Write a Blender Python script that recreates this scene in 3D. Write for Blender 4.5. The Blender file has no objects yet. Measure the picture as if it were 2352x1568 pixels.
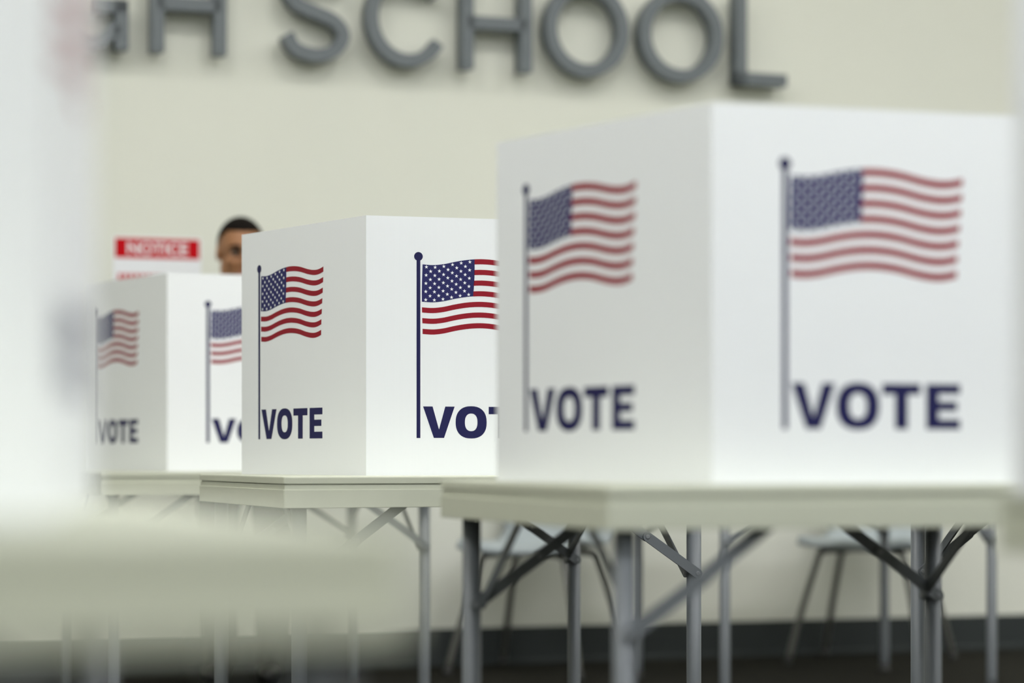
import bpy, bmesh, math, random
from mathutils import Vector, Matrix
random.seed(3)
sc = bpy.context.scene
COL = sc.collection
R = math.radians
F = 5553.0            # focal length in pixels (85 mm on a 36 mm wide frame of 2352 pixels)
CX, HY = 1176.0, 1051.0
CAMZ = 0.7815

# ---------------------------------------------------------------- camera, world, exposure
cam_d = bpy.data.cameras.new('camera')
cam = bpy.data.objects.new('camera', cam_d); COL.objects.link(cam)
cam.location = (0, 0, CAMZ); cam.rotation_euler = (R(90), 0, 0)
cam_d.sensor_width = 36; cam_d.lens = 85
cam_d.shift_y = (HY - 784) / 2352
cam_d.clip_start = 0.05
cam_d.dof.use_dof = True
cam_d.dof.focus_distance = 5.68
cam_d.dof.aperture_fstop = 1.4
sc.camera = cam
w = bpy.data.worlds.new('world'); sc.world = w; w.use_nodes = True
w.node_tree.nodes['Background'].inputs[0].default_value = (0.9, 0.95, 1.0, 1)
w.node_tree.nodes['Background'].inputs[1].default_value = 0.2
sc.view_settings.view_transform = 'Standard'
sc.view_settings.look = 'None'
sc.view_settings.gamma = 1
sc.view_settings.use_curve_mapping = False
sc.view_settings.exposure = 0.0
LIGHT_NEAR, LIGHT_MID, LIGHT_ROOM, LIGHT_LEFT = 23.0, 18.0, 23.0, 18.0

# ---------------------------------------------------------------- materials
def mat(name, col, rough=0.5, metal=0.0, spec=0.5, noise=0.0, nscale=40, bump=0.0, emit=None):
    m = bpy.data.materials.new(name); m.use_nodes = True
    nt = m.node_tree; b = nt.nodes['Principled BSDF']
    b.inputs['Base Color'].default_value = (*col, 1)
    b.inputs['Roughness'].default_value = rough
    b.inputs['Metallic'].default_value = metal
    b.inputs['Specular IOR Level'].default_value = spec
    if noise or bump:
        tc = nt.nodes.new('ShaderNodeTexCoord'); nz = nt.nodes.new('ShaderNodeTexNoise')
        nz.inputs['Scale'].default_value = nscale; nz.inputs['Detail'].default_value = 4
        nt.links.new(tc.outputs['Object'], nz.inputs['Vector'])
        if noise:
            mx = nt.nodes.new('ShaderNodeMix'); mx.data_type = 'RGBA'
            mx.inputs[6].default_value = (*[c * (1 - noise) for c in col], 1)
            mx.inputs[7].default_value = (*[min(1, c * (1 + noise)) for c in col], 1)
            nt.links.new(nz.outputs['Fac'], mx.inputs[0]); nt.links.new(mx.outputs[2], b.inputs['Base Color'])
        if bump:
            bp = nt.nodes.new('ShaderNodeBump'); bp.inputs['Strength'].default_value = bump
            bp.inputs['Distance'].default_value = 0.002
            nt.links.new(nz.outputs['Fac'], bp.inputs['Height']); nt.links.new(bp.outputs[0], b.inputs['Normal'])
    if emit:
        b.inputs['Emission Color'].default_value = (*emit[0], 1); b.inputs['Emission Strength'].default_value = emit[1]
    return m

def fluted(name, col, rough, depth, bump, spec=0.5):
    """corrugated plastic sheet: vertical flutes every 3.6 mm, read from the panel's own width in metres (UV)"""
    m = mat(name, col, rough, spec=spec)
    nt = m.node_tree; b = nt.nodes['Principled BSDF']
    uv = nt.nodes.new('ShaderNodeUVMap'); uv.uv_map = 'UVMap'
    sp = nt.nodes.new('ShaderNodeSeparateXYZ'); nt.links.new(uv.outputs[0], sp.inputs[0])
    mu = nt.nodes.new('ShaderNodeMath'); mu.operation = 'MULTIPLY'; mu.inputs[1].default_value = 2 * math.pi / 0.0036
    nt.links.new(sp.outputs[0], mu.inputs[0])
    si = nt.nodes.new('ShaderNodeMath'); si.operation = 'SINE'; nt.links.new(mu.outputs[0], si.inputs[0])
    mr = nt.nodes.new('ShaderNodeMapRange'); mr.inputs[1].default_value = -1; mr.inputs[2].default_value = 1
    nt.links.new(si.outputs[0], mr.inputs[0])
    pw = nt.nodes.new('ShaderNodeMath'); pw.operation = 'POWER'; pw.inputs[1].default_value = 4
    nt.links.new(mr.outputs[0], pw.inputs[0])
    mx = nt.nodes.new('ShaderNodeMix'); mx.data_type = 'RGBA'
    mx.inputs[6].default_value = (*col, 1); mx.inputs[7].default_value = (*[c * (1 - depth) for c in col], 1)
    nt.links.new(pw.outputs[0], mx.inputs[0]); nt.links.new(mx.outputs[2], b.inputs['Base Color'])
    bp = nt.nodes.new('ShaderNodeBump'); bp.inputs['Strength'].default_value = bump; bp.inputs['Distance'].default_value = 0.0002
    nt.links.new(mr.outputs[0], bp.inputs['Height']); nt.links.new(bp.outputs[0], b.inputs['Normal'])
    return m

M_WALL = mat('wall_paint', (0.715, 0.73, 0.66), 0.75, spec=0.2, noise=0.012, nscale=3, bump=0.05)
M_SIDE = mat('side_wall_paint', (0.70, 0.70, 0.60), 0.8, spec=0.2, noise=0.01, nscale=3)
M_BASE = mat('slate_rubber', (0.028, 0.034, 0.035), 0.6, spec=0.3, noise=0.05, nscale=8)
M_FLOOR = mat('dark_carpet', (0.0145, 0.014, 0.0105), 0.9, spec=0.1, noise=0.25, nscale=180, bump=0.4)
M_CEIL = mat('ceiling_tile', (0.8, 0.8, 0.78), 0.9, spec=0.1, noise=0.02, nscale=60)
M_LETTER = mat('grey_painted_metal', (0.115, 0.135, 0.15), 0.45, noise=0.03, nscale=20)
M_TABLE = mat('ivory_plastic', (0.505, 0.525, 0.425), 0.5, noise=0.03, nscale=25, bump=0.12)
M_TTOP = mat('ivory_plastic_top', (0.60, 0.605, 0.50), 0.5, noise=0.02, nscale=25, bump=0.12)
M_STEEL = mat('grey_powder_coat', (0.128, 0.142, 0.156), 0.42, metal=0.0, noise=0.04, nscale=60, bump=0.05)
M_FOOT = mat('grey_rubber', (0.05, 0.05, 0.05), 0.8, noise=0.05)
M_RIVET = mat('rivet_steel', (0.22, 0.235, 0.25), 0.35, metal=0.3, noise=0.05)
M_SHEET = fluted('white_corrugated_plastic', (0.80, 0.825, 0.85), 0.38, 0.012, 0.12)
M_NAVY = fluted('navy_print', (0.013, 0.013, 0.080), 0.55, 0.35, 0.12, 0.2)
M_CANTON = fluted('navy_canton_print', (0.020, 0.020, 0.115), 0.55, 0.3, 0.12, 0.2)
M_RED = fluted('red_print', (0.29, 0.005, 0.018), 0.55, 0.3, 0.12, 0.2)
M_STAR = mat('white_print', (0.86, 0.88, 0.90), 0.4, noise=0.01)
M_POSTER = mat('poster_paper', (0.80, 0.82, 0.86), 0.6, noise=0.01)
M_PRED = mat('poster_red', (0.52, 0.003, 0.008), 0.7, spec=0.1, noise=0.02)
M_SHELL = mat('chair_shell_grey', (0.40, 0.45, 0.47), 0.4, noise=0.02)
M_CHROME = mat('chair_leg_steel', (0.16, 0.16, 0.15), 0.3, metal=0.6, noise=0.03)
M_LAMP = mat('lamp_diffuser', (0.9, 0.9, 0.9), 0.6, emit=((1.0, 0.985, 0.93), LIGHT_NEAR))
M_LAMPR = mat('lamp_diffuser_room', (0.9, 0.9, 0.9), 0.6, emit=((0.96, 0.975, 1.0), LIGHT_ROOM))
M_LAMPM = mat('lamp_diffuser_middle', (0.9, 0.9, 0.9), 0.6, emit=((0.98, 0.98, 0.97), LIGHT_MID))
M_LAMPL = mat('lamp_diffuser_side', (0.9, 0.9, 0.9), 0.6, emit=((0.96, 0.975, 1.0), LIGHT_LEFT))
M_FRAME = mat('white_enamel', (0.8, 0.8, 0.8), 0.4, noise=0.01)
M_SKIN = mat('skin', (0.33, 0.152, 0.068), 0.5, noise=0.06, nscale=25, bump=0.05)
M_EAR = M_SKIN
M_HAIR = mat('short_dark_hair', (0.008, 0.006, 0.005), 0.8, spec=0.1, noise=0.3, nscale=300, bump=0.6)
M_SHIRT = mat('dark_shirt_cloth', (0.035, 0.045, 0.04), 0.85, noise=0.1, nscale=120, bump=0.2)
M_TROUS = mat('navy_trouser_cloth', (0.006, 0.007, 0.014), 0.85, noise=0.1, nscale=120, bump=0.2)
M_SHOE = mat('black_leather', (0.008, 0.008, 0.008), 0.35, noise=0.1)
M_EYEW = mat('eye_white', (0.30, 0.27, 0.24), 0.2, noise=0.01)
M_IRIS = mat('dark_iris', (0.02, 0.01, 0.006), 0.15, noise=0.05)
M_LIP = mat('lips', (0.35, 0.13, 0.09), 0.45, noise=0.03)

# ---------------------------------------------------------------- helpers
def obj(name, bm, mats, parent=None, smooth=False, keep=False):
    me = bpy.data.meshes.new(name)
    if not keep: bmesh.ops.recalc_face_normals(bm, faces=bm.faces)
    bm.to_mesh(me); bm.free()
    for m in (mats if isinstance(mats, (list, tuple)) else [mats]): me.materials.append(m)
    if smooth:
        me.polygons.foreach_set('use_smooth', [True] * len(me.polygons))
    o = bpy.data.objects.new(name, me); COL.objects.link(o)
    if parent: o.parent = parent
    return o

def tag(o, label=None, cat=None, group=None, kind=None):
    if label: o['label'] = label
    if cat: o['category'] = cat
    if group: o['group'] = group
    if kind: o['kind'] = kind
    return o

def empty(name, loc, rz=0):
    o = bpy.data.objects.new(name, None); COL.objects.link(o)
    o.location = loc; o.rotation_euler = (0, 0, rz); o.empty_display_size = 0.05
    return o

def children(o): return [c for c in bpy.data.objects if c.parent == o]
def copy_tree(o, parent=None):
    c = o.copy(); COL.objects.link(c); c.parent = parent
    for ch in children(o): copy_tree(ch, c)
    return c

def box(bm, x0, x1, y0, y1, z0, z1, bev=0.0, mi=0):
    r = bmesh.ops.create_cube(bm, size=1)
    for v in r['verts']:
        v.co = Vector(((x0 + x1) / 2 + v.co.x * (x1 - x0), (y0 + y1) / 2 + v.co.y * (y1 - y0), (z0 + z1) / 2 + v.co.z * (z1 - z0)))
    fs = {f for v in r['verts'] for f in v.link_faces}
    for f in fs: f.material_index = mi
    if bev:
        es = {e for v in r['verts'] for e in v.link_edges}
        bmesh.ops.bevel(bm, geom=list(es), offset=bev, segments=2, affect='EDGES', profile=0.5)
    return bm

def tube(bm, pts, r, n=14, cap=True):
    pts = [Vector(p) for p in pts]
    rad = r if isinstance(r, (list, tuple)) else [r] * len(pts)
    rings = []; prev = None
    for i, p in enumerate(pts):
        t = (pts[min(i + 1, len(pts) - 1)] - pts[max(i - 1, 0)]).normalized()
        if prev is None:
            a = Vector((0, 0, 1)) if abs(t.z) < 0.9 else Vector((1, 0, 0))
            u = t.cross(a).normalized()
        else:
            u = (prev - t * prev.dot(t)).normalized()
        prev = u; v = t.cross(u)
        rings.append([bm.verts.new(p + (u * math.cos(2 * math.pi * k / n) + v * math.sin(2 * math.pi * k / n)) * rad[i]) for k in range(n)])
    for a, b in zip(rings, rings[1:]):
        for k in range(n):
            bm.faces.new((a[k], a[(k + 1) % n], b[(k + 1) % n], b[k])).smooth = True
    if cap:
        bm.faces.new(rings[0]); bm.faces.new(rings[-1])
    return bm

def catmull(pts, n=10):
    P = [Vector(p) for p in pts]; P = [2 * P[0] - P[1]] + P + [2 * P[-1] - P[-2]]
    out = []
    for i in range(1, len(P) - 2):
        for k in range(n):
            t = k / n
            out.append(0.5 * ((2 * P[i]) + (P[i + 1] - P[i - 1]) * t + (2 * P[i - 1] - 5 * P[i] + 4 * P[i + 1] - P[i + 2]) * t * t
                              + (3 * P[i] - P[i - 1] - 3 * P[i + 1] + P[i + 2]) * t ** 3))
    out.append(P[-2]); return out

def ellipsoid(bm, c, r, rot=None, seg=24, ring=16):
    q = bmesh.ops.create_uvsphere(bm, u_segments=seg, v_segments=ring, radius=1)
    m = Matrix.Translation(c) @ (rot.to_4x4() if rot else Matrix.Identity(4)) @ Matrix.Diagonal((*r, 1))
    bmesh.ops.transform(bm, matrix=m, verts=q['verts'])
    return q['verts']

def capsule(bm, a, b, ra, rb, n=14):
    a, b = Vector(a), Vector(b); d = (b - a).normalized()
    pts = []; rs = []
    for k in range(5):
        t = math.pi / 2 * (1 - k / 4); pts.append(a - d * ra * math.sin(t)); rs.append(max(ra * math.cos(t), 1e-4))
    for k in range(5):
        t = math.pi / 2 * k / 4; pts.append(b + d * rb * math.sin(t)); rs.append(max(rb * math.cos(t), 1e-4))
    tube(bm, pts, rs, n)

# ---------------------------------------------------------------- the room (walls run 19.3 degrees off the picture plane)
TH = math.atan(0.35); WY = 9.18
room_m = Matrix.Translation((0, WY, 0)) @ Matrix.Rotation(TH, 4, 'Z')
def struct(name, bm, m):
    o = obj(name, bm, m); o.location = (0, WY, 0); o.rotation_euler = (0, 0, TH); o['kind'] = 'structure'; return o
HC = 4.6
b = bmesh.new(); box(b, -7, 7, 0, 0.15, 0, HC); struct('wall_back', b, M_WALL)
b = bmesh.new(); box(b, -7.15, -7, -14, 0.15, 0, HC); struct('wall_left', b, M_SIDE)
b = bmesh.new(); box(b, 7, 7.15, -14, 0.15, 0, HC); struct('wall_right', b, M_SIDE)
b = bmesh.new(); box(b, -7.15, 7.15, -14.15, -14, 0, HC); struct('wall_front', b, M_SIDE)
b = bmesh.new(); box(b, -7.15, 7.15, -14.15, 0.15, -0.1, 0); struct('floor', b, M_FLOOR)
b = bmesh.new(); box(b, -7.15, 7.15, -14.15, 0.15, HC, HC + 0.1); struct('ceiling', b, M_CEIL)
def baseprofile(b, L0, L1):
    # skirting with a small rounded toe
    prof = [(0, 0), (-0.022, 0), (-0.022, 0.012), (-0.013, 0.022), (-0.012, 0.134), (-0.006, 0.140), (0, 0.140)]
    A = [b.verts.new((L0, y, z)) for y, z in prof]; B = [b.verts.new((L1, y, z)) for y, z in prof]
    for k in range(len(prof)): b.faces.new((A[k], A[(k + 1) % len(prof)], B[(k + 1) % len(prof)], B[k]))
    b.faces.new(A); b.faces.new(B)
b = bmesh.new(); baseprofile(b, -7, 7); struct('baseboard_back', b, M_BASE)

# ceiling lights: troffers of 1.2 x 0.6 m
lamp0 = None; k = 0
def lampthing(x, y, mt):
    t = empty('ceiling_light', room_m @ Vector((x, y, HC)), TH)
    b = bmesh.new()
    for (x0, x1, y0, y1) in ((-0.63, 0.63, -0.33, -0.30), (-0.63, 0.63, 0.30, 0.33), (-0.63, -0.60, -0.30, 0.30), (0.60, 0.63, -0.30, 0.30)):
        box(b, x0, x1, y0, y1, -0.03, 0.0)
    obj('frame', b, M_FRAME, t)
    b = bmesh.new(); box(b, -0.60, 0.60, -0.30, 0.30, -0.018, -0.004); obj('diffuser', b, mt, t)
    tag(t, 'rectangular white ceiling light panel above the voting tables', 'ceiling light', 'ceiling light panels')
    return t
for y in (-3.2, -5.6, -8.0, -10.6, -13.0):
    for x in (-5.0, -2.6, -0.2, 2.2, 4.6):
        lampthing(x, y, M_LAMP if y == -3.2 else M_LAMPM if y == -5.6 else (M_LAMPR if abs(x - 1) < 1.5 else M_LAMPL))

# ---------------------------------------------------------------- sign letters on the wall
OFF0, OFF1 = 0.035, 0.102          # back and front of the letters, out from the wall
def wall_u(px):
    t = (px - CX) / F; X = t * (WY - 0.09) / (1 - t * 0.35); return X / math.cos(TH)
ZB, CAP, STK = 2.232, 0.352, 0.046
def stroke(bm, pts, wd):
    pts = [Vector((p[0], p[1])) for p in pts]; L = []; Rr = []
    for i, p in enumerate(pts):
        t = (pts[min(i + 1, len(pts) - 1)] - pts[max(i - 1, 0)]).normalized(); n = Vector((-t.y, t.x)) * wd / 2
        L.append(p + n); Rr.append(p - n)
    def vv(q, off): return bm.verts.new((q.x, -off, q.y))
    fl = [vv(q, OFF1) for q in L]; fr = [vv(q, OFF1) for q in Rr]; bl = [vv(q, OFF0) for q in L]; br = [vv(q, OFF0) for q in Rr]
    for i in range(len(pts) - 1):
        for A, B in ((fl, fr), (br, bl), (bl, fl), (fr, br)):
            bm.faces.new((A[i], B[i], B[i + 1], A[i + 1]))
    bm.faces.new((fl[0], bl[0], br[0], fr[0])); bm.faces.new((fl[-1], fr[-1], br[-1], bl[-1]))
def arc(cx, cz, rx, rz, a0, a1, n=48):
    return [(cx + rx * math.cos(R(a0 + (a1 - a0) * k / n)), cz + rz * math.sin(R(a0 + (a1 - a0) * k / n))) for k in range(n + 1)]
def sign_letter(kind, px0, px1, label):
    u0, u1 = wall_u(px0), wall_u(px1); W = u1 - u0; s = STK; h = s / 2; b = bmesh.new()
    if kind == 'H':
        for x in (h, W - h): stroke(b, [(x, 0), (x, CAP)], s)
        stroke(b, [(h, CAP * 0.5), (W - h, CAP * 0.5)], s)
    elif kind == 'L':
        stroke(b, [(h, 0), (h, CAP)], s); stroke(b, [(0, h), (W, h)], s)
    elif kind == 'O':
        stroke(b, arc(W / 2, CAP / 2, W / 2 - h, CAP / 2 - h + 0.004, 0, 360), s)
    elif kind == 'C':
        w_ = W * 1.06
        stroke(b, arc(w_ / 2, CAP / 2, w_ / 2 - h, CAP / 2 - h + 0.004, 33, 327), s)
    elif kind == 'G':
        stroke(b, arc(W / 2, CAP / 2, W / 2 - h, CAP / 2 - h + 0.004, 40, 325), s)
        stroke(b, [(W - h, 0.0), (W - h, CAP * 0.5)], s); stroke(b, [(W * 0.52, CAP * 0.5 - h), (W, CAP * 0.5 - h)], s)
    elif kind == 'S':
        q = [(.93, .80), (.80, .93), (.52, .985), (.20, .93), (.06, .76), (.20, .59), (.5, .50), (.82, .40), (.95, .23), (.80, .05), (.5, -0.01), (.18, .055), (.04, .22)]
        stroke(b, catmull([(h + x * (W - s), h + z * (CAP - s)) for x, z in q], 8), s)
    for cx_, cz_ in ((W * 0.3, CAP * 0.5), (W * 0.7, CAP * 0.5)) if kind == 'H' else ((h, CAP * .5),) if kind in 'OCGL' else ((W * .5, CAP * .5),):
        r = bmesh.ops.create_cube(b, size=1)       # stand-off stud
        for v in r['verts']: v.co = Vector((cx_ + v.co.x * 0.012, -(OFF0 + 0.002) / 2 + v.co.y * (OFF0 + 0.002), cz_ + v.co.z * 0.012))
    o = obj('sign_letter', b, M_LETTER)
    o.location = room_m @ Vector((u0, 0, ZB)); o.rotation_euler = (0, 0, TH)
    tag(o, label, 'sign letter', 'raised letters of the school name on the wall')
sign_letter('G', 95, 274, 'large grey raised letter G, leftmost letter, half hidden by the blurred booth')
sign_letter('H', 327, 500, 'large grey raised letter H ending the first word, left of the S')
sign_letter('S', 620, 790, 'large grey raised letter S starting the word SCHOOL')
sign_letter('C', 821, 1003, 'large grey raised letter C between the S and the H')
sign_letter('H', 1041, 1202, 'large grey raised letter H between the C and the O')
sign_letter('O', 1233, 1425, 'large grey raised letter O right after the H')
sign_letter('O', 1450, 1642, 'large grey raised letter O beside the L')
sign_letter('L', 1671, 1788, 'large grey raised letter L, last letter of the sign')

# ---------------------------------------------------------------- poster on the wall
def text_mesh(bm, s, size, x, z, y, mi):
    cu = bpy.data.curves.new('t', 'FONT'); cu.body = s; cu.size = size; cu.align_x = 'CENTER'; cu.fill_mode = 'FRONT'; cu.offset = size * 0.022
    to = bpy.data.objects.new('t', cu); COL.objects.link(to)
    dg = bpy.context.evaluated_depsgraph_get(); me = to.evaluated_get(dg).to_mesh()
    n0 = len(bm.verts); vs = [bm.verts.new((x + v.co.x, y, z + v.co.y)) for v in me.vertices]
    for p in me.polygons:
        f = bm.faces.new([vs[i] for i in p.vertices]); f.material_index = mi
    to.evaluated_get(dg).to_mesh_clear(); bpy.data.objects.remove(to); bpy.data.curves.remove(cu)
pu0, pu1 = wall_u(250) , wall_u(454)
pw = pu1 - pu0; ph = 0.44
t = empty('wall_poster', room_m @ Vector((pu0, -0.0015, 1.578 - ph)), TH)
tag(t, 'white notice poster with a red header taped to the wall beside the person', 'poster')
b = bmesh.new(); box(b, 0, pw, -0.001, 0.001, 0, ph); obj('sheet', b, M_POSTER, t)
b = bmesh.new()
def quad(bm, x0, x1, z0, z1, y, mi=0):
    f = bm.faces.new([bm.verts.new(p) for p in ((x0, y, z0), (x1, y, z0), (x1, y, z1), (x0, y, z1))]); f.material_index = mi; return f
quad(b, 0.006, pw - 0.006, ph - 0.078, ph - 0.006, -0.0016)
text_mesh(b, 'NOTICE', 0.061, pw / 2, ph - 0.063, -0.0021, 1)
x = 0.02; random.seed(5)
for row, zz in enumerate((ph - 0.158, ph - 0.205, ph - 0.235, ph - 0.265, ph - 0.295, ph - 0.325)):
    x = 0.018; hh = 0.024 if row == 0 else 0.011
    while x < pw - 0.04:
        wd = random.uniform(0.009, 0.016) if row == 0 else random.uniform(0.012, 0.03)
        quad(b, x, x + wd, zz, zz + hh, -0.0016, 0); x += wd + (0.006 if row == 0 else 0.008)
obj('print', b, [M_PRED, M_POSTER], t, keep=True)

# ---------------------------------------------------------------- folding tables
TL, TD, TT, TZ = 1.057, 0.896, 0.070, 0.74
INS = 0.0476
def ring_profile(bm, L, D, prof, rad=0.008, seg=4, cap_top=True, cap_bot=True):
    rings = []
    for z, ins in prof:
        r = max(rad - ins * 0.5, 0.002); ring = []
        for cx_, cy_, a0 in ((L - ins - r, D - ins - r, 0), (ins + r, D - ins - r, 90), (ins + r, ins + r, 180), (L - ins - r, ins + r, 270)):
            for k in range(seg + 1):
                a = R(a0 + 90 * k / seg); ring.append(bm.verts.new((cx_ + r * math.cos(a), cy_ + r * math.sin(a), z)))
        rings.append(ring)
    n = len(rings[0])
    for A, B in zip(rings, rings[1:]):
        for k in range(n): bm.faces.new((A[k], A[(k + 1) % n], B[(k + 1) % n], B[k]))
    if cap_top: bm.faces.new(rings[0])
    if cap_bot: bm.faces.new(rings[-1])

def link_bar(bm, p, q, normal, wd=0.0225, th=0.005, n=8):
    """flat bar with round ends from p to q"""
    p, q, normal = Vector(p), Vector(q), Vector(normal).normalized()
    d = (q - p).normalized(); s = normal.cross(d).normalized(); out = []
    for k in range(n + 1):
        a = math.pi / 2 + math.pi * k / n; out.append(p + d * math.cos(a) * wd / 2 + s * math.sin(a) * wd / 2)
    for k in range(n + 1):
        a = -math.pi / 2 + math.pi * k / n; out.append(q + d * math.cos(a) * wd / 2 + s * math.sin(a) * wd / 2)
    A = [bm.verts.new(v + normal * th / 2) for v in out]; B = [bm.verts.new(v - normal * th / 2) for v in out]
    bm.faces.new(A); bm.faces.new(list(reversed(B)))
    for k in range(len(out)): bm.faces.new((A[k], B[k], B[(k + 1) % len(out)], A[(k + 1) % len(out)]))
    return bm
def disc(bm, c, normal, r, h, n=14):
    c, normal = Vector(c), Vector(normal).normalized()
    tube(bm, [c, c + normal * h * 0.7, c + normal * h], [r, r, r * 0.75], n)

def make_table(name='folding_table'):
    t = empty(name, (0, 0, 0))
    b = bmesh.new()
    ring_profile(b, TL, TD, [(TZ, 0.0035), (TZ - 0.0012, 0.0006), (TZ - 0.0035, 0), (TZ - 0.0158, 0.0), (TZ - 0.0168, 0.0008), (TZ - 0.0168, 0.006)], rad=0.005)
    obj('tabletop', b, M_TABLE, t)
    b = bmesh.new()
    ring_profile(b, TL, TD, [(TZ - 0.0168, 0.006), (TZ - 0.0185, 0.006), (TZ - 0.0187, 0.0025), (TZ - 0.0292, 0.0025), (TZ - 0.0296, 0.0004), (TZ - 0.0302, 0.0), (TZ - TT + 0.001, 0.0), (TZ - TT, 0.001), (TZ - TT, 0.009), (TZ - 0.030, 0.009), (TZ - 0.0172, 0.009)], rad=0.005, cap_top=False, cap_bot=False)
    obj('apron', b, M_TABLE, t)
    lr = 0.0175
    for ix in (0, 1):
        for iy in (0, 1):
            lx = INS if ix == 0 else TL - INS; ly = INS if iy == 0 else TD - INS
            sx = 1 if ix == 0 else -1; sy = 1 if iy == 0 else -1
            b = bmesh.new(); tube(b, [(lx, ly, 0.018), (lx, ly, 0.05), (lx, ly, TZ - 0.02)], lr, 20)
            lg = obj('leg', b, M_STEEL, t)
            b = bmesh.new(); tube(b, [(lx, ly, 0), (lx, ly, 0.004), (lx, ly, 0.03)], [lr + 0.001, lr + 0.003, lr + 0.002], 20)
            obj('rubber_foot', b, M_FOOT, lg)
            # brace along the long side, two riveted links, on the outer face of the leg
            yo = ly - 0.022 if iy == 0 else ly - 0.022
            z0 = 0.5084; za = z0 + 0.088; zb_ = TZ - 0.022
            b = bmesh.new()
            P0 = (lx, yo, z0); P1 = (lx + sx * 0.128, yo, za); P2 = (lx + sx * 0.295, yo + 0.006, zb_)
            link_bar(b, P0, P1, (0, -1, 0)); link_bar(b, (P1[0], P1[1] + 0.006, P1[2]), P2, (0, -1, 0))
            br = obj('brace', b, M_STEEL, t)
            for q in (P0, P1):
                b = bmesh.new(); disc(b, (q[0], q[1] - 0.0022, q[2]), (0, -1, 0), 0.0055, 0.0016); obj('rivet', b, M_RIVET, br)
            # brace along the short side
            xo = lx + sx * 0.022
            b = bmesh.new(); link_bar(b, (xo, ly, z0), (xo, ly + sy * 0.285, TZ - 0.022), (1, 0, 0), wd=0.020)
            br = obj('brace', b, M_STEEL, t)
            b = bmesh.new(); disc(b, (xo + sx * 0.0022, ly, z0), (sx, 0, 0), 0.0055, 0.0016); obj('rivet', b, M_RIVET, br)
            b = bmesh.new(); tube(b, [(lx - 0.021 * 0, ly - 0.024, z0), (lx, ly, z0), (xo + sx * 0.002, ly, z0)], 0.004, 8); obj('pin', b, M_RIVET, lg)
    # cross rail tying the leg pairs under the top
    for lx in (INS, TL - INS):
        b = bmesh.new(); tube(b, [(lx, INS, TZ - 0.03), (lx, TD - INS, TZ - 0.03)], 0.010, 12); obj('cross_rail', b, M_STEEL, t)
    return t
table0 = make_table()
GT = 'folding tables of the voting booths'
def put_table(cx_, cy_, deg, label, first=False):
    t = table0 if first else copy_tree(table0)
    t.location = (cx_, cy_, 0); t.rotation_euler = (0, 0, R(deg)); tag(t, label, 'table', GT); return t
put_table(-0.506, 5.351, 19.3, 'sharp pale ivory folding table under the middle voting booth, in focus', True)
put_table(0.1445, 3.697, 18.2, 'pale ivory folding table under the large right voting booth')
put_table(-1.2035, 7.061, 19.9, 'blurred pale ivory folding table under the farthest small booth at left')
put_table(0.868, 2.02, 19, 'very blurred ivory folding table whose left end enters at the right edge')
EX, EY = -0.062, 1.495
a = R(20)
put_table(EX - TL * math.cos(a), EY - TL * math.sin(a), 20, 'very blurred near ivory folding table filling the lower left corner')
put_table(0.654, 7.727, 17.5, 'folding table far behind the large right booth, only its grey legs seen')
put_table(1.213, 5.03, 19, 'folding table behind the right booth, only its rear leg seen at right')

# ---------------------------------------------------------------- voting booths
BH = 0.608; PW = 0.605
WAVE = [(0.000, .5015), (.010, .5006), (.037, .4995), (.063, .5025), (.09, .5085), (.115, .5130), (.137, .5155), (.160, .5163), (.185, .5148), (.21, .5112), (.24, .5045), (.265, .5005), (.285, .4995), (.302, .5015), (.318, .5055), (.330, .5085)]
def wave(x):
    for i in range(len(WAVE) - 1):
        if WAVE[i][0] <= x <= WAVE[i + 1][0]:
            p0 = WAVE[max(i - 1, 0)]; p1 = WAVE[i]; p2 = WAVE[i + 1]; p3 = WAVE[min(i + 2, len(WAVE) - 1)]
            t = (x - p1[0]) / (p2[0] - p1[0]); h = p2[0] - p1[0]
            m1 = (p2[1] - p0[1]) / (p2[0] - p0[0]) * h; m2 = (p3[1] - p1[1]) / max(p3[0] - p1[0], 1e-6) * h
            return (2 * t**3 - 3 * t**2 + 1) * p1[1] + (t**3 - 2 * t**2 + t) * m1 + (-2 * t**3 + 3 * t**2) * p2[1] + (t**3 - t**2) * m2
    return WAVE[-1][1]
FH = 0.1668
def flag_pt(x, v):
    """x from the pole centre in metres, v 0 top .. 1 bottom; the cloth edge leans a little down the flag"""
    s = (x - 0.010) / 0.308
    sl = -0.0018 * math.sin(math.pi * min(v / 0.9, 1)); sr = -0.0105 * (3 * v**2 - 2 * v**3)
    return Vector((x + sl * (1 - s) + sr * s, wave(x) - FH * v))
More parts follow.
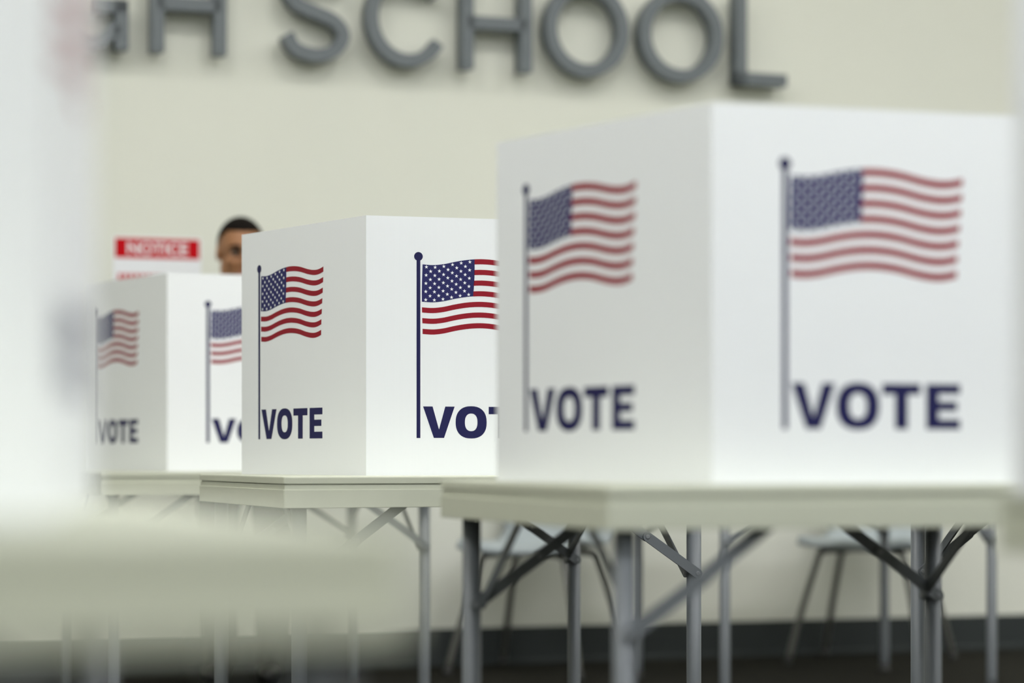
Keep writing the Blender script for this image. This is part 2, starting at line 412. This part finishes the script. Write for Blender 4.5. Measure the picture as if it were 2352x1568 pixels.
def art_polys():
    """flag, pole and VOTE as (polygon, material, layer); x from the pole centre, z above the table top"""
    P = []
    def strip(x0, x1, v0, v1, mi, n=36, layer=1):
        for k in range(n):
            xa = x0 + (x1 - x0) * k / n; xb = x0 + (x1 - x0) * (k + 1) / n
            P.append(([flag_pt(xa, v1), flag_pt(xb, v1), flag_pt(xb, v0), flag_pt(xa, v0)], mi, layer))
    cr = 0.1375
    for s in range(0, 13, 2):
        v0 = s / 13 + 0.0; v1 = (s + 0.97) / 13
        strip(cr if s < 7 else 0.010, 0.318, v0, v1, 3, 26 if s < 7 else 44)
    n = 24; top = [flag_pt(0.010 + (cr - 0.010) * k / n, 0.0) for k in range(n + 1)]
    for k in range(n):
        cols = []
        for kk in (k, k + 1):
            x = 0.010 + (cr - 0.010) * kk / n; cols.append([flag_pt(x + (0.0015 * math.sin(math.pi * v) * 0 if kk < n else 0.0014 * math.sin(math.pi * v)), v * 6.95 / 13) for v in (0, .25, .5, .75, 1)])
        for j in range(4): P.append(([cols[0][j + 1], cols[1][j + 1], cols[1][j], cols[0][j]], 2, 1))
    for row in range(9):
        six = row % 2 == 0
        for c in range(6 if six else 5):
            x = 0.0195 + (0.0213 * c if six else 0.0213 * (c + 0.5)); v = (0.062 + 0.110 * row)
            c0 = flag_pt(x, v * 6.95 / 13 * 1.0)
            poly = []
            for q in range(10):
                r_ = 0.0047 if q % 2 == 0 else 0.0019; an = R(90 + 36 * q); poly.append(c0 + Vector((r_ * math.cos(an), r_ * math.sin(an))))
            for q in range(0, 10, 2):
                P.append(([c0, poly[(q - 1) % 10], poly[q], poly[(q + 1) % 10]], 4, 2))
    P.append(([Vector((-0.0046, .0856)), Vector((0.0046, .0856)), Vector((0.0046, .512)), Vector((-0.0046, .512))], 1, 1))
    P.append(([Vector((0.0106 * math.cos(R(12 * q)), 0.5192 + 0.0106 * math.sin(R(12 * q)))) for q in range(30)], 1, 1.3))
    zb_, zt = .086, .1612; H_ = zt - zb_
    P.append(([Vector(p) for p in ((.0112, zt), (.0345, zt), (.0498, zb_ + H_ * .28), (.0505, zb_ + H_ * .28), (.0655, zt), (.0885, zt), (.0625, zb_), (.0375, zb_))], 1, 1))
    n = 40
    def sup(cx_, cz_, rx, rz, k, e=2.35):
        a_ = 2 * math.pi * k / n; c, s = math.cos(a_), math.sin(a_)
        return Vector((cx_ + rx * math.copysign(abs(c) ** (2 / e), c), cz_ + rz * math.copysign(abs(s) ** (2 / e), s)))
    for k in range(n):
        P.append(([sup(.1292, (zb_ + zt) / 2, .0383, H_ / 2 + .0012, k), sup(.1292, (zb_ + zt) / 2, .0383, H_ / 2 + .0012, k + 1), sup(.1292, (zb_ + zt) / 2, .0155, H_ / 2 - .0165, k + 1), sup(.1292, (zb_ + zt) / 2, .0155, H_ / 2 - .0165, k)], 1, 1))
    def rect(x0, x1, z0, z1): P.append(([Vector((x0, z0)), Vector((x1, z0)), Vector((x1, z1)), Vector((x0, z1))], 1, 1))
    rect(.1725, .2415, zt - .0178, zt); rect(.1956, .2184, zb_, zt - .0178)
    rect(.2520, .2745, zb_, zt); rect(.2745, .3135, zt - .0165, zt); rect(.2745, .3085, zb_ + .0305, zb_ + .0460); rect(.2745, .3135, zb_, zb_ + .0165)
    return P
ART = art_polys()
def make_panel(name, width, pole, parent, p0, ang, t=0.004):
    """sheet of corrugated plastic in its own frame: x across as read from outside, y inwards, z up"""
    b = bmesh.new()
    box(b, 0, width, 0, t, 0, BH)
    bmesh.ops.recalc_face_normals(b, faces=b.faces)
    for poly, mi, layer in ART:
        vs = [b.verts.new((pole + p.x * 0.996, -0.0003 * layer, 0.0883 + 0.9845 * (p.y - 0.086))) for p in poly]
        f = b.faces.new(vs); f.material_index = mi
        f.normal_update()
        if f.normal.y > 0: f.normal_flip()
    uvl = b.loops.layers.uv.new('UVMap')
    for f in b.faces:
        for l in f.loops: l[uvl].uv = (l.vert.co.x, l.vert.co.z)
    o = obj(name, b, [M_SHEET, M_NAVY, M_CANTON, M_RED, M_STAR], parent, keep=True)
    o.location = (*p0, 0); o.rotation_euler = (0, 0, ang)
    return o
def make_booth(px_, py_, deg, left_open, right_open, label, zt=TZ):
    """origin at the front left corner; left_open/right_open are the inner angles between the front and each wing"""
    t = empty('voting_booth', (px_, py_, zt), R(deg))
    make_panel('front_panel', PW, 0.126, t, (0, 0), 0)
    la = R(left_open); d = Vector((math.cos(la), math.sin(la)))      # from corner to the far end of the left wing
    make_panel('side_panel', PW, 0.092, t, (d.x * PW, d.y * PW), la + math.pi)
    ra = R(180 - right_open)
    make_panel('side_panel', PW, 0.1245, t, (PW, 0), ra)
    tag(t, label, 'voting booth', 'tabletop voting booths with flag and VOTE print')
    return t
def XY(px, d): return ((px - CX) / F * d, d)
dB = 5.65; dC = 3.853; dA = 7.416
make_booth(*XY(841, dB), 16.5, 108.4, 105, 'sharp white VOTE booth with a crisp flag print, in the middle')
make_booth(*XY(1635, dC), 17, 107.9, 105, 'largest white VOTE booth with flags on both faces, right')
make_booth(*XY(384, dA), 17, 107.9, 105, 'smallest and farthest white VOTE booth, left, in front of the poster')
# the near blurred booth at the left edge: placed by its front right corner
ex, ey = XY(102, 1.66); a = R(17)
make_booth(ex - PW * math.cos(a), ey - PW * math.sin(a), 17, 105, 100.5, 'huge blurred white voting booth cut by the left edge of the picture')
dx_, dy_ = XY(2328, 2.78)
la = R(18 + 108); make_booth(dx_ - PW * math.cos(la), dy_ - PW * math.sin(la), 18, 108, 105, 'blurred voting booth barely entering at the right edge of the picture')

# ---------------------------------------------------------------- chairs by the wall
def make_chair():
    t = empty('shell_chair', (0, 0, 0))
    # seat shell: dished grid, front edge rolls down, flows up into a back
    b = bmesh.new(); nx, ny = 12, 16; G = []
    prof = catmull([(-.23, .435), (-.205, .462), (-.10, .455), (.05, .445), (.15, .455), (.20, .50), (.225, .60), (.245, .72), (.26, .80)], 2)
    for (y, z) in [(p[0], p[1]) for p in [Vector((q[0], q[1])) for q in [(v.x, v.y) for v in prof]]]:
        row = []
        for i in range(nx + 1):
            s = -1 + 2 * i / nx; wd = 0.225 if z < 0.6 else 0.225 - 0.03 * (z - 0.6) / 0.2
            row.append(b.verts.new((s * wd, y - 0.02 * s * s * (1 if z > 0.5 else 0), z + 0.02 * s * s * (1 if z < 0.5 else 0))))
        G.append(row)
    for A, B in zip(G, G[1:]):
        for i in range(nx): b.faces.new((A[i], A[i + 1], B[i + 1], B[i])).smooth = True
    o = obj('seat_shell', b, M_SHELL, t); sm = o.modifiers.new('thick', 'SOLIDIFY'); sm.thickness = 0.012; sm.offset = -1
    for sx in (-1, 1):
        for sy in (-1, 1):
            b = bmesh.new()
            tube(b, catmull([(sx * 0.06, sy * 0.12, 0.435), (sx * 0.12, sy * 0.15, 0.435), (sx * 0.155, sy * 0.162, 0.425), (sx * 0.168, sy * 0.168, 0.39), (sx * 0.215, sy * 0.215, 0.20), (sx * 0.255, sy * 0.255, 0.012)], 5), 0.0125, 12)
            lg = obj('leg', b, M_CHROME, t)
            b = bmesh.new(); tube(b, [(sx * 0.257, sy * 0.257, 0), (sx * 0.252, sy * 0.252, 0.03)], 0.016, 12); obj('foot_cap', b, M_FOOT, lg)
    b = bmesh.new(); box(b, -0.10, 0.10, -0.12, 0.12, 0.428, 0.440); obj('seat_bracket', b, M_CHROME, t)
    return t
ch = make_chair()
ch.location = (*XY(1240, 8.80), 0); ch.rotation_euler = (0, 0, R(-23))
tag(ch, 'grey shell chair by the wall, seen under the left end of the large booth table', 'chair', 'shell chairs by the wall')
c2 = copy_tree(ch); c2.location = (*XY(2002, 9.20), 0); c2.rotation_euler = (0, 0, R(-23))
tag(c2, 'grey shell chair by the wall, seen under the right half of the large booth table', 'chair', 'shell chairs by the wall')

# ---------------------------------------------------------------- the person behind the farthest booth
PX, PY = XY(562, 8.38)
per = empty('person', (PX, PY, 0), R(-2))
tag(per, 'person with short dark hair and dark clothes standing behind the farthest booth, face half hidden', 'person')
HZ = 1.482
hrot = Matrix.Rotation(R(17), 3, 'Z') @ Matrix.Rotation(R(6), 3, 'X')
HC_ = Vector((0, -0.085, HZ))
def hp(x, y, z): return HC_ + hrot @ Vector((x, y, z))
def remesh(o, vox, smooth=2):
    m = o.modifiers.new('fuse', 'REMESH'); m.mode = 'VOXEL'; m.voxel_size = vox; m.use_smooth_shade = True
    s = o.modifiers.new('soften', 'SMOOTH'); s.factor = 0.5; s.iterations = smooth
b = bmesh.new()
ellipsoid(b, hp(0, 0.010, 0.030), (0.076, 0.094, 0.086), hrot)           # skull
ellipsoid(b, hp(0, -0.028, -0.035), (0.058, 0.062, 0.080), hrot)         # face
ellipsoid(b, hp(0, -0.060, -0.092), (0.028, 0.026, 0.024), hrot)         # chin
for s in (-1, 1):
    ellipsoid(b, hp(s * 0.038, -0.062, -0.025), (0.026, 0.024, 0.022), hrot)   # cheek
    ellipsoid(b, hp(s * 0.030, -0.078, 0.022), (0.026, 0.012, 0.008), hrot)    # brow ridge
    ellipsoid(b, hp(s * 0.077, 0.010, -0.002), (0.008, 0.016, 0.028), hrot @ Matrix.Rotation(R(s * 18), 3, 'Z'))  # ear
    ellipsoid(b, hp(s * 0.050, -0.008, -0.052), (0.022, 0.040, 0.045), hrot)   # jaw
capsule(b, hp(0, -0.088, 0.008), hp(0, -0.108, -0.030), 0.008, 0.013)    # nose
ellipsoid(b, hp(-0.010, -0.098, -0.034), (0.009, 0.010, 0.007), hrot); ellipsoid(b, hp(0.010, -0.098, -0.034), (0.009, 0.010, 0.007), hrot)
capsule(b, hp(0, 0.02, -0.05), (0, -0.030, 1.30), 0.055, 0.060)          # neck
ellipsoid(b, (0, 0.0, 1.17), (0.15, 0.09, 0.14))                          # chest under the shirt
ellipsoid(b, (0, 0.03, 0.93), (0.13, 0.09, 0.12))
for s in (-1, 1):
    sh = Vector((s * 0.175, -0.01, 1.285)); el = Vector((s * 0.235, -0.07, 1.02)); wr = Vector((s * 0.135, -0.275, 0.80))
    capsule(b, (0, -0.01, 1.27), sh, 0.06, 0.045); capsule(b, sh, el, 0.042, 0.034); capsule(b, el, wr, 0.034, 0.024)
    pm = Vector((s * 0.115, -0.345, 0.772)); d = (pm - wr).normalized()
    ellipsoid(b, (wr + pm) / 2 + Vector((0, -0.01, -0.002)), (0.036, 0.048, 0.016), Matrix.Rotation(R(s * 12), 3, 'Z'))
    for q, ln in enumerate((0.066, 0.074, 0.070, 0.055)):                 # four fingers, curled onto the table top
        base = pm + Vector((s * (-0.028 + 0.019 * q), 0.004, 0.004))
        k1 = base + Vector((0, -ln * 0.48, 0.004)); k2 = k1 + Vector((0, -ln * 0.32, -0.010)); k3 = k2 + Vector((0, -ln * 0.16, -0.010))
        capsule(b, base, k1, 0.0088, 0.0082, 10); capsule(b, k1, k2, 0.0082, 0.0076, 10); capsule(b, k2, k3, 0.0076, 0.0068, 10)
    tb = wr + Vector((-s * 0.022, -0.02, -0.006)); t1 = tb + Vector((-s * 0.030, -0.030, -0.004)); t2 = t1 + Vector((-s * 0.010, -0.030, -0.004))
    capsule(b, tb, t1, 0.012, 0.010, 10); capsule(b, t1, t2, 0.010, 0.0085, 10)
    hpj = Vector((s * 0.085, 0.04, 0.88)); kn = Vector((s * 0.10, 0.015, 0.48)); an = Vector((s * 0.092, 0.04, 0.09))
    capsule(b, hpj, kn, 0.068, 0.046); capsule(b, kn, an, 0.046, 0.032)
body = obj('body', b, M_SKIN, per, True); remesh(body, 0.0042, 3)
# hair: short cap over the skull, faded at the sides
b = bmesh.new()
vs = ellipsoid(b, hp(0, 0.014, 0.034), (0.0805, 0.0985, 0.0925), hrot, 32, 24)
inv = hrot.transposed(); kill = []
for v in vs:
    l = inv @ (v.co - HC_)
    line = 0.078 if l.y < -0.045 else (0.078 - (l.y + 0.045) * 1.1 if l.y < 0.02 else 0.0065 - (l.y - 0.02) * 0.9)
    if l.z < line: kill.append(v)
bmesh.ops.delete(b, geom=kill, context='VERTS')
hair = obj('hair', b, M_HAIR, per, True); m = hair.modifiers.new('thick', 'SOLIDIFY'); m.thickness = 0.004; m.offset = -1
for s in (-1, 1):
    b = bmesh.new(); ellipsoid(b, hp(s * 0.031, -0.0835, 0.004), (0.0145, 0.009, 0.0075), hrot); ey_ = obj('eye', b, M_EYEW, per, True)
    b = bmesh.new(); ellipsoid(b, hp(s * 0.031, -0.0905, 0.003), (0.0080, 0.0035, 0.0072), hrot); obj('iris', b, M_IRIS, ey_, True)
    b = bmesh.new(); tube(b, catmull([hp(s * 0.014, -0.094, 0.022), hp(s * 0.030, -0.0935, 0.028), hp(s * 0.050, -0.078, 0.022)], 5), 0.0050, 8); obj('eyebrow', b, M_HAIR, per, True)
    b = bmesh.new(); tube(b, catmull([hp(s * 0.016, -0.090, 0.009), hp(s * 0.031, -0.094, 0.0125), hp(s * 0.047, -0.080, 0.007)], 5), 0.0032, 8); obj('eyelash', b, M_HAIR, per, True)
b = bmesh.new(); ellipsoid(b, hp(0, -0.089, -0.062), (0.024, 0.007, 0.0055), hrot); ellipsoid(b, hp(0, -0.088, -0.070), (0.019, 0.008, 0.006), hrot)
obj('lips', b, M_LIP, per, True)
# shirt
b = bmesh.new()
ellipsoid(b, (0, 0.0, 1.17), (0.172, 0.112, 0.17)); ellipsoid(b, (0, 0.02, 1.00), (0.155, 0.112, 0.20)); ellipsoid(b, (0, 0.03, 0.87), (0.160, 0.118, 0.11))
capsule(b, (0, -0.015, 1.29), (0, -0.025, 1.315), 0.075, 0.066)
for s in (-1, 1):
    sh = Vector((s * 0.175, -0.01, 1.285)); el = Vector((s * 0.235, -0.07, 1.02)); wr = Vector((s * 0.145, -0.255, 0.82))
    capsule(b, (0, -0.01, 1.26), sh, 0.085, 0.062); capsule(b, sh, el, 0.060, 0.050); capsule(b, el, wr, 0.050, 0.036)
o = obj('shirt', b, M_SHIRT, per, True); remesh(o, 0.008, 2)
# trousers
b = bmesh.new(); ellipsoid(b, (0, 0.035, 0.87), (0.165, 0.122, 0.115))
for s in (-1, 1):
    capsule(b, (s * 0.085, 0.04, 0.84), (s * 0.098, 0.015, 0.48), 0.092, 0.070); capsule(b, (s * 0.098, 0.015, 0.48), (s * 0.092, 0.035, 0.10), 0.070, 0.060)
o = obj('trousers', b, M_TROUS, per, True); remesh(o, 0.008, 2)
for s in (-1, 1):
    b = bmesh.new(); ellipsoid(b, (s * 0.095, -0.045, 0.040), (0.046, 0.125, 0.040)); ellipsoid(b, (s * 0.092, 0.035, 0.060), (0.040, 0.055, 0.058))
    for v in b.verts: v.co.z = max(v.co.z, 0.002)
    obj('shoe', b, M_SHOE, per, True)
